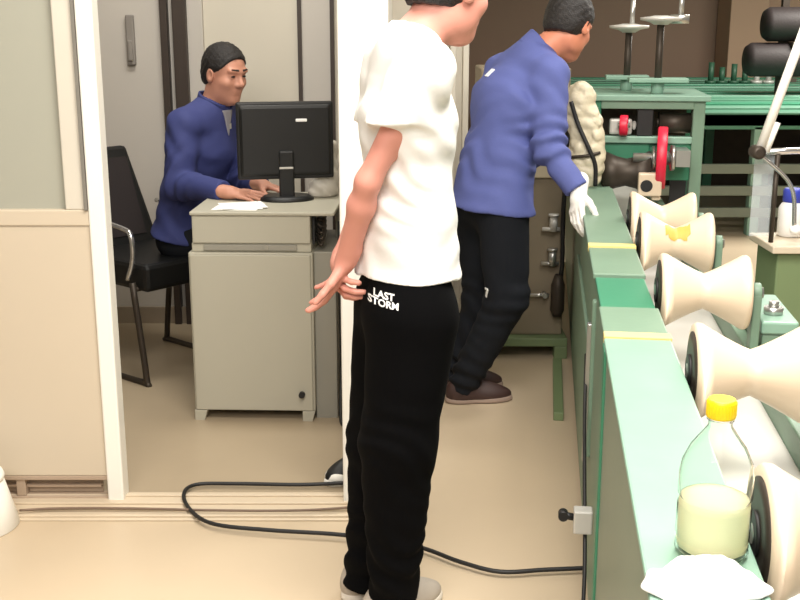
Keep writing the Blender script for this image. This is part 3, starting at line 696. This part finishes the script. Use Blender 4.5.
m = MB(); m.lathe((0, 0, 0), (0, 0, .165), [(0, .125), (.02, .128), (1, .088)], 40); m.build('bin_body', M_white, bn)
m = MB(); m.lathe((0, 0, .15), (0, 0, .175), [(0, .092), (.5, .095), (1, .090)], 40); m.build('rim', M_white, bn)
sn = thing('sneaker', (0, 0, 0), 'black and white sneaker standing on the floor behind the white post', 'shoe')
tz = G(327, 486)*V(1, 1, 0); sd = nrm(V(.75, .6, 0))
sh = shoe('upper', tz+sd*.25-V(0, 0, 0), tz, M_blackpl, M_white, sn)
F = Field(tz-V(.05, .05, .01), tz+sd*.09+V(.06, .06, .07), .004); F.apply(ell(tz+sd*.06+V(0, 0, .026), (.062, .044, .036), basis(sd), .01)); F.plane(tz+sd*.055, sd); F.plane(V(0, 0, .018), (0, 0, -1)); F.mesh('toe_cap', M_white, sn)

# ------------------------------------------------------------ people
ND = [(nrm(rng.normal(size=3))*rng.uniform(18, 42), rng.uniform(0, 6)) for _ in range(6)]
def N3(p): return sum(np.sin(p@d+f) for d, f in ND)/2.4
HD = [nrm(rng.normal(size=3))*rng.uniform(180, 420) for _ in range(7)]
def build_person(nm, label, J, S):
    """J: joints in world space; S: clothes and build"""
    root = thing(nm, (J['root'][0], J['root'][1], 0), label, 'person')
    h = S.get('h', .005); ar = S.get('arm', .95)
    allp = np.array([np.asarray(v, float) for k, v in J.items() if k not in ('fw', 'bf')])
    lo = allp.min(0)-.2; hi = allp.max(0)+.2; lo[2] = max(lo[2], -.01)
    if S.get('lo_z'): lo[2] = S['lo_z']
    F_, = [nrm(J['bf'])]; SIDE = nrm(np.cross((0, 0, 1), F_))     # points to the left side of the body
    B = basis(J['fw'])
    g = S.get('size', 1.0)
    ax_up = nrm(J['neck']-J['pelvis'])
    # torso sections: (point, half width, half depth)
    tor = [(J['pelvis']-ax_up*.02, .160*g, .105*g), (J['waist'], .142*g, .095*g), (J['chest'], .162*g, S.get('cd', .108)*g), (J['neck']-ax_up*.075, .12*g, .075*g)]
    def torso(dw):
        return [ecap(a[0], b[0], a[1]+dw, a[2]+dw, b[1]+dw, b[2]+dw, SIDE, .05) for a, b in zip(tor[:-1], tor[1:])]
    F = Field(lo, hi, h)
    for p in torso(-.012): F.apply(p)
    F.apply(cap(J['shR'], J['shL'], .038*g, k=.04))
    F.apply(cap(J['shR'], J['neck'], .034*g, .036*g, k=.04)); F.apply(cap(J['shL'], J['neck'], .034*g, .036*g, k=.04))
    for s in 'RL':
        F.apply(cap(J['sh'+s], J['el'+s], .048*g*ar, .038*g*ar, .03)); 
        e, wv = J['el'+s], J['wr'+s]; mid = e+(wv-e)*.3
        F.apply(cap(e, mid, .037*g*ar, .042*g*ar, .02)); F.apply(cap(mid, wv, .042*g*ar, .026*g, .02))
        F.apply(cap(J['hip'+s], J['kn'+s], .070*g, .044*g, .04))
        mid = J['kn'+s]+(J['an'+s]-J['kn'+s])*.3-F_*.004
        F.apply(cap(J['kn'+s], mid, .043*g, .046*g, .03)); F.apply(cap(mid, J['an'+s], .046*g, .034*g, .03))
    head = J['head']
    F.apply(cap(J['neck']-ax_up*.03, head-B[2]*.045-B[0]*.02, .060*g, .056*g, .03))
    a1, s1, a2, s2 = head_prims(head, B, S.get('hs', 1.0))
    for p in a1: F.apply(p)
    for p in s1: F.apply(p, 'sub')
    for p in a2: F.apply(p)
    for p in s2: F.apply(p, 'sub')
    for s in 'RL':
        hp = S['hand'+s]
        D = nrm(J['ha'+s]-J['wr'+s])
        if hp.get('glove'):
            for p in hand_prims(J['wr'+s], D, hp['S'], hp['N'], hp['curl'], thumb=hp.get('thumb', .5)): F.apply(inflate(p, -.003))
        else:
            for p in hand_prims(J['wr'+s], D, hp['S'], hp['N'], hp['curl'], thumb=hp.get('thumb', .5)): F.apply(p)
        F.apply(cap(J['wr'+s]-D*.03, J['wr'+s]+D*.02, .026*g, .024*g, .012))
    body = F.mesh('body', S['skin'], root)
    # hair
    T = lambda f, l, u: head+f*B[0]+l*B[1]+u*B[2]
    H = Field(head-.17, head+.17, .004)
    hh = S.get('hair', .012)
    H.apply(ell(T(-.012, 0, .036), (.098+hh, .077+hh, .090+hh), B, 0)); H.apply(ell(T(-.05, 0, -.02), (.05+hh, .064+hh*.8, .06), B, .03))
    nf = B[0]*.80-B[2]*.60
    H.plane(T(.052, 0, .045), nf)
    H.plane(T(0, 0, -.055), -B[2]); 
    H.apply(ell(T(.035, .09, -.04), (.045, .05, .062), B, .008), 'sub'); H.apply(ell(T(.035, -.09, -.04), (.045, .05, .062), B, .008), 'sub')
    H.disp(lambda p: .00045*sum(np.sin(p@d) for d in HD))
    H.mesh('hair', M_hair, root, smooth=0)
    for sg in (1, -1):
        H = Field(T(.08, sg*.032, .03)-.04, T(.08, sg*.032, .03)+.04, .0025)
        H.apply(cap(T(.092, sg*.014, .033), T(.084, sg*.044, .035), .0055, .004)); H.mesh('eyebrow', M_hair, root)
        H = Field(T(.083, sg*.032, .006)-.02, T(.083, sg*.032, .006)+.02, .0015)
        H.apply(ell(T(.0835, sg*.032, .006), (.005, .011, .0045), B, 0)); H.mesh('eye', M_blackpl, root)
    # trousers
    ti = S.get('tr_in', .02)
    if True:
        F = Field(lo, hi, h*1.15)
        F.apply(ecap(J['pelvis']-ax_up*.0, J['waist'], .158*g+.006, .108*g+.004, .142*g, .098*g, SIDE, .04))
        for s in 'RL':
            hem = S['hem'+s]
            F.apply(cap(J['hip'+s]+V(0, 0, .02), J['kn'+s], .085*g+ti*.6, .058*g+ti, .04))
            F.apply(cap(J['kn'+s], hem, .058*g+ti, S.get('hem_r', .058), .03, flat=True))
        wv = S.get('tw', .004)
        def fold(p):
            r = 0
            for s in 'RL':
                k = J['kn'+s]; hm = S['hem'+s]
                r = r+wv*.8*np.exp(-((p-k)**2).sum(-1)/.02)*np.sin(p[:, 2]*75+p[:, 0]*40+p[:, 1]*25+2.6*N3(p))
                r = r+wv*1.5*np.exp(-((p-hm-V(0, 0, .08))**2).sum(-1)/.016)*np.sin(p[:, 2]*85+p[:, 0]*45+2.8*N3(p+.3))
            return r+wv*.6*N3(p*.8)
        F.disp(fold)
        tr = F.mesh('trousers', S['m_tr'], root)
    # upper garment
    F = Field(lo, hi, h*1.15); si = S.get('sh_in', .012)
    hem = S['shirt_hem']
    tr2 = list(tor); tr2[0] = (hem, .164*g+S.get('hem_w', .004), .112*g+S.get('hem_d', .006))
    for a, b in zip(tr2[:-1], tr2[1:]): F.apply(ecap(a[0], b[0], a[1]+si, a[2]+si, b[1]+si, b[2]+si, SIDE, .05))
    F.plane(hem, -ax_up if 'hem_n' not in S else S['hem_n'])
    F.apply(cap(J['shR'], J['shL'], .052*g+si*.4, k=.05))
    for s in 'RL': F.apply(cap(J['sh'+s], J['neck']-ax_up*.005, .044*g+si*.5, .052*g+si*.5, .05))
    for s in 'RL':
        t = S['sleeve']
        if t <= 1:
            e = J['sh'+s]+(J['el'+s]-J['sh'+s])*t
            dn_ = e-J['sh'+s]; c_ = cap(J['sh'+s], e+dn_*.4, .058*g+si*.8, .066*g+si*.9, .04)
            F.apply((lambda p, f=c_[0], z=e[2]: np.maximum(f(p), (z-p[..., 2]).astype(np.float32)), c_[1], c_[2], .03))
        else:
            e = J['el'+s]+(J['wr'+s]-J['el'+s])*(t-1)
            F.apply(cap(J['sh'+s], J['el'+s], .052*g+si, .045*g+si, .022)); F.apply(cap(J['el'+s], e, .045*g+si, .034*g+si*.6, .02, flat=True))
    nk = J['neck']-ax_up*.0; nd = nrm(head-J['neck'])
    F.apply((cap(nk+nd*.03, nk+nd*.30, .060*g, .060*g, .008)), 'sub', .006)
    sw_ = S.get('sw', .004)
    def foldS(p):
        q = p-J['pelvis']
        r = sw_*.6*N3(p)*1.3*np.clip(1-(q@ax_up)/.6, .15, 1)
        for s in 'RL':
            k = J['el'+s]; r = r+sw_*1.6*np.exp(-((p-k)**2).sum(-1)/.012)*np.sin((p-k)@nrm(J['wr'+s]-J['sh'+s])*95+(p-k)@SIDE*30+2.4*N3(p))
            a = J['sh'+s]-ax_up*.08-SIDE*(-.02 if s == 'R' else .02); r = r+sw_*1.1*np.exp(-((p-a)**2).sum(-1)/.012)*np.sin((p-a)@nrm(ax_up+F_)*90)
        r = r+sw_*.8*np.exp(-((p-J['waist'])**2).sum(-1)/.05)*np.sin(q@nrm(ax_up*1.0+F_*.7)*70+2.2*N3(p))
        return r
    F.disp(foldS)
    top = F.mesh(S['top'], S['m_top'], root)
    if S.get('collar'):
        C = Field(J['neck']-.14, J['neck']+.14, .004)
        c0 = nk-nd*.025; c1 = nk+nd*.042
        C.apply(ecap(c0, c1, .074*g, .074*g, .080*g, .080*g, SIDE, 0)); C.apply(ecap(c0-nd*.05, c1+nd*.06, .064*g, .064*g, .072*g, .072*g, SIDE, 0), 'sub', 0)
        C.plane(c1+0*nd, nd); C.plane(c0, -nd)
        C.apply(cap(nk+F_*.09-nd*.02, nk+F_*.07+nd*.12, .02, .035), 'sub', 0)
        mesh_in(C, 'collar', S['m_top'], top, root)
    # shoes
    for s in 'RL': shoe('shoe', J['he'+s], J['to'+s], S['m_shoe'], S['m_sole'], root)
    for s in 'RL':
        hp = S['hand'+s]
        if hp.get('glove'):
            w0 = J['wr'+s]; D = nrm(J['ha'+s]-w0)
            G_ = Field(np.minimum(w0, w0+D*.2)-.12, np.maximum(w0, w0+D*.2)+.12, .003)
            for p in hand_prims(w0, D, hp['S'], hp['N'], hp['curl'], thumb=hp.get('thumb', .5), fat=.0025): G_.apply(p)
            G_.apply(cap(w0-D*.05, w0+D*.03, .033, .029, .012, flat=False))
            G_.mesh('glove', M_glove, root)
    return root, body, top, tr
def decal(text, target, root, c, right, up, size, m, name, parent=None, shear=0):
    """lettering laid onto a cloth surface"""
    cu = bpy.data.curves.new('tmp', 'FONT'); cu.body = text; cu.align_x = 'CENTER'; cu.size = size; cu.space_line = .82; cu.offset = size*.03; cu.resolution_u = 3
    to = bpy.data.objects.new('tmp', cu); COL.objects.link(to)
    dg = bpy.context.evaluated_depsgraph_get(); me = bpy.data.meshes.new_from_object(to.evaluated_get(dg)); bpy.data.objects.remove(to)
    bv = BVHTree.FromPolygons([v.co.copy() for v in target.data.vertices], [tuple(p.vertices) for p in target.data.polygons])
    right = nrm(right); up = nrm(up); n = np.cross(right, up); off = V(*root.location)
    for v in me.vertices:
        q = np.asarray(c)+right*v.co.x+up*v.co.y-off
        hit = bv.ray_cast(Vector(q+n*.12), Vector(-n), .3)
        v.co = Vector(V(*hit[0])+n*.0022) if hit[0] is not None else Vector(q)
    me.materials.clear(); me.materials.append(m)
    o = bpy.data.objects.new(name, me); COL.objects.link(o); o.parent = parent or target; return o

# --- man in the white T-shirt
Yc = 2.64; ph = math.radians(15); Fm = V(math.cos(ph), math.sin(ph), 0); Rm = V(math.sin(ph), -math.cos(ph), 0)
hy = math.radians(38)
J = dict(root=V(P(400, 300, Yc)[0], Yc, 0), pelvis=P(404, 305, Yc), waist=P(408, 225, Yc), chest=P(407, 120, Yc), neck=P(410, 42, Yc),
         head=P(450, -12, Yc+.03), fw=V(math.cos(hy), math.sin(hy), -.22), bf=Fm)
sc_ = P(406, 68, Yc)
J['shR'] = sc_+Rm*.155-Fm*.0; J['shL'] = sc_-Rm*.15-Fm*.0
J['elR'] = P(368, 182, 2.50); J['wrR'] = P(347, 258, 2.60); J['haR'] = P(327, 297, 2.64)
J['elL'] = P(374, 178, 2.82); J['wrL'] = P(341, 262, 2.72); J['haL'] = P(338, 288, 2.62)
J['hipR'] = J['pelvis']+Rm*.085-V(0, 0, .03); J['hipL'] = J['pelvis']-Rm*.085-V(0, 0, .03)
J['knR'] = P(398, 440, 2.56); J['knL'] = P(384, 440, 2.72)
J['anR'] = P(390, 590, 2.57); J['anL'] = P(366, 575, 2.70)
J['anR'][2] = .085; J['anL'][2] = .085
J['heR'] = V(J['anR'][0]-.06, J['anR'][1]-.01, 0); J['toR'] = J['heR']+V(.19, .17, 0)
J['heL'] = V(J['anL'][0]-.055, J['anL'][1]-.0, 0); J['toL'] = J['heL']+V(.18, .18, 0)
S = dict(h=.0045, skin=M_skin, size=.98, arm=.75, cd=.094, handR=dict(S=V(.2, -.5, .3), N=V(-.2, 1, .1), curl=(.25, .22, .2, .28), thumb=.3), handL=dict(S=V(0, .3, 1), N=V(.6, 1, .1), curl=(.5, .6, .65, .7)),
         m_tr=M_trous, hemR=P(393, 596, 2.57), hemL=P(366, 583, 2.70), hem_r=.058, tr_in=.038, tw=.004,
         shirt_hem=P(408, 272, Yc), sleeve=.47, m_top=M_shirt, top='t_shirt', sh_in=.008, hem_w=.0, hem_d=.008, hem_n=V(0, 0, -1), sw=.004, m_shoe=M_shoe, m_sole=M_sole)
r1, b1, t1, tr1 = build_person('person', 'person in a white T-shirt and black trousers standing with hands clasped behind', J, S)
decal('LAST\nSTORM', tr1, r1, P(383, 295, 2.53), V(1, .05, -.06), V(.06, 0, 1), .0215, M_paper, 'printed_lettering')

# --- operator leaning on the conveyor
Yc = 4.32; ph = math.radians(28); Fm = V(math.cos(ph), math.sin(ph), 0); Rm = V(math.sin(ph), -math.cos(ph), 0)
hy = math.radians(52)
J = dict(root=V(P(490, 300, Yc)[0], Yc, 0), pelvis=P(491, 205, Yc-.02), waist=P(497, 158, Yc), chest=P(511, 102, Yc+.02), neck=P(535, 52, Yc+.05),
         head=P(569, 26, Yc+.06), fw=V(math.cos(hy), math.sin(hy), -.45), bf=Fm)
sc_ = P(521, 74, Yc+.03)
J['shR'] = sc_+Rm*.165+Fm*.02; J['shL'] = sc_-Rm*.165+Fm*.02
J['elR'] = P(549, 148, 4.13); J['wrR'] = conv(.128, 4.09, .915); J['haR'] = conv(.118, 4.02, .82)
J['elL'] = P(535, 150, 4.55); J['wrL'] = P(545, 165, 4.36); J['haL'] = P(535, 175, 4.3)
J['wrL'] = P(500, 168, 4.50)+Fm*.10; J['haL'] = J['wrL']+V(.03, -.08, -.02)
J['hipR'] = J['pelvis']+Rm*.085-V(0, 0, .03); J['hipL'] = J['pelvis']-Rm*.085-V(0, 0, .03)
J['knR'] = P(507, 297, 4.22); J['knL'] = P(484, 300, 4.42)
J['anR'] = P(462, 380, 4.33); J['anL'] = P(458, 375, 4.48); J['anR'][2] = .08; J['anL'][2] = .08
J['heR'] = V(J['anR'][0]-.06, J['anR'][1]-.02, 0); J['toR'] = J['heR']+V(.265, .04, 0)
J['heL'] = V(J['anL'][0]-.06, J['anL'][1]-.02, 0); J['toL'] = J['heL']+V(.25, .07, 0)
S = dict(h=.005, skin=M_skin_b, size=1.0, handR=dict(S=V(.4, -1, .2), N=V(1, .1, .2), curl=(.3, .35, .4, .45), glove=True, thumb=.8), handL=dict(S=V(.2, .2, 1), N=V(-1, 0, 0), curl=(.5, .6, .65, .7)),
         m_tr=M_navy, hemR=P(462, 387, 4.33), hemL=P(458, 381, 4.48), hem_r=.062, tr_in=.028, tw=.005,
         shirt_hem=P(492, 208, Yc-.02), sleeve=1.93, m_top=M_blue, top='work_jacket', sh_in=.018, hem_w=.018, hem_d=.03, sw=.007, m_shoe=M_brsh, m_sole=mat('dark_sole', (150, 130, 118), .6), collar=True)
S['hem_n'] = V(-.1, 0, -1)
r2, b2, t2, tr2 = build_person('person', 'person in a blue work jacket and dark trousers leaning a gloved hand on the conveyor', J, S)
m = MB(); m.box((-.013, -.003, -.02), (.013, .003, .02)); c = P(490, 73, 4.1)
bvh = BVHTree.FromPolygons([v.co.copy() for v in t2.data.vertices], [tuple(p.vertices) for p in t2.data.polygons])
def stick(o, px, py, root, bv, parent):
    d = nrm(P(px, py, 5)-V(0, 0, CZ)); hit = bv.ray_cast(Vector(V(0, 0, CZ)-V(*root.location)), Vector(d))
    o.parent = parent
    if hit[0] is not None:
        o.location = hit[0]+hit[1]*.001; o.rotation_euler = hit[1].to_track_quat('-Y', 'Z').to_euler()
stick(m.build('back_label', M_paper, None, .001), 490, 73, r2, bvh, t2)
m = MB(); m.box((-.006, -.002, -.02), (.006, .002, .02), Matrix.Rotation(.5, 3, 'Y')); m.box((-.012, -.002, .012), (.012, .002, .02))
bvh = BVHTree.FromPolygons([v.co.copy() for v in tr2.data.vertices], [tuple(p.vertices) for p in tr2.data.polygons])
stick(m.build('pocket_mark', M_paper, None, .001), 487, 293, r2, bvh, tr2)

# --- clerk at the desk
Yc = 4.86; ph = math.radians(-28); Fm = V(math.cos(ph), math.sin(ph), 0); Rm = V(math.sin(ph), -math.cos(ph), 0)
hy = math.radians(-38)
J = dict(root=V(P(200, 240, Yc)[0], Yc, 0), pelvis=P(186, 238, Yc), waist=P(192, 200, Yc), chest=P(203, 148, Yc-.02), neck=P(213, 107, Yc-.03),
         head=P(225, 74, Yc-.05), fw=V(math.cos(hy), math.sin(hy), -.18), bf=Fm)
sc_ = P(207, 122, Yc-.02)
J['shR'] = sc_+Rm*.17+Fm*.01; J['shL'] = sc_-Rm*.17+Fm*.01
J['elR'] = P(180, 184, 4.62); J['wrR'] = V(P(228, 190, 4.40)[0], 4.40, ZD+.03); J['haR'] = J['wrR']+V(.09, -.015, -.008)
J['elL'] = P(246, 182, 4.86); J['wrL'] = V(P(262, 185, 4.62)[0], 4.585, ZD+.034); J['haL'] = J['wrL']+V(.08, -.05, -.01)
J['hipR'] = J['pelvis']+V(.02, -.085, -.0); J['hipL'] = J['pelvis']+V(.02, .085, -.0)
J['hipR'][1] = 4.80; J['hipL'][1] = 4.96
J['knR'] = J['hipR']+V(.40, .0, -.03); J['knL'] = J['hipL']+V(.41, .02, -.03)
J['anR'] = V(J['knR'][0]+.02, J['knR'][1], .09); J['anL'] = V(J['knL'][0]+.02, J['knL'][1], .09)
for s in 'RL':
    J['he'+s] = V(J['an'+s][0]-.06, J['an'+s][1], 0); J['to'+s] = J['he'+s]+V(.25, 0, 0)
S = dict(h=.005, skin=M_skin_c, size=1.0, handR=dict(S=V(0, 1, .3), N=V(.1, 0, -1), curl=(.15, .2, .2, .25)), handL=dict(S=V(-1, -.3, .2), N=V(0, 0, -1), curl=(.15, .2, .2, .25)),
         m_tr=M_navy, hemR=J['anR']+V(0, 0, -.01), hemL=J['anL']+V(0, 0, -.01), hem_r=.06, tr_in=.02, tw=.004,
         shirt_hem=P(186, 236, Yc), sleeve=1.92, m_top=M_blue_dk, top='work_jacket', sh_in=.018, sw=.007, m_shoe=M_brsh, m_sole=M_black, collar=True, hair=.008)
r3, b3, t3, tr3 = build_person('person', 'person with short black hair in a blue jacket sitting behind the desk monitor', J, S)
bvh = BVHTree.FromPolygons([v.co.copy() for v in t3.data.vertices], [tuple(p.vertices) for p in t3.data.polygons])
m = MB(); m.box((-.008, -.002, -.012), (.008, .002, .012)); stick(m.build('chest_badge', M_gsteel, None, .001), 230, 126, r3, bvh, t3)
def patch(pts, n, root, bv, parent, name, mt):
    """small cloth piece laid on a garment; pts: rows of world points"""
    m = MB(); rows = []
    off = V(*root.location)
    for r in pts:
        rr = []
        for q in r:
            hit = bv.ray_cast(Vector(q-off+n*.2), Vector(-n)); rr.append(m.bm.verts.new(hit[0]+Vector(n*.003) if hit[0] is not None else Vector(q-off)))
        rows.append(rr)
    for a, b in zip(rows[:-1], rows[1:]):
        for i in range(len(a)-1): m.bm.faces.new((a[i], a[i+1], b[i+1], b[i]))
    o = m.build(name, mt, parent); o.modifiers.new('s', 'SOLIDIFY').thickness = .003
    for p in o.data.polygons: p.use_smooth = True
nq = nrm(V(Fm[0], Fm[1], .25)); sd = np.cross((0, 0, 1), Fm)
patch([[J['neck']+Fm*.06-V(0, 0, .015+.11*t)+sd*u*.036*(1.02-t) for u in np.linspace(-1, 1, 7)] for t in np.linspace(0, 1, 12)], nq, r3, bvh, t3, 'undershirt', mat('grey_knit', (150, 148, 156), .9, 0, .05))
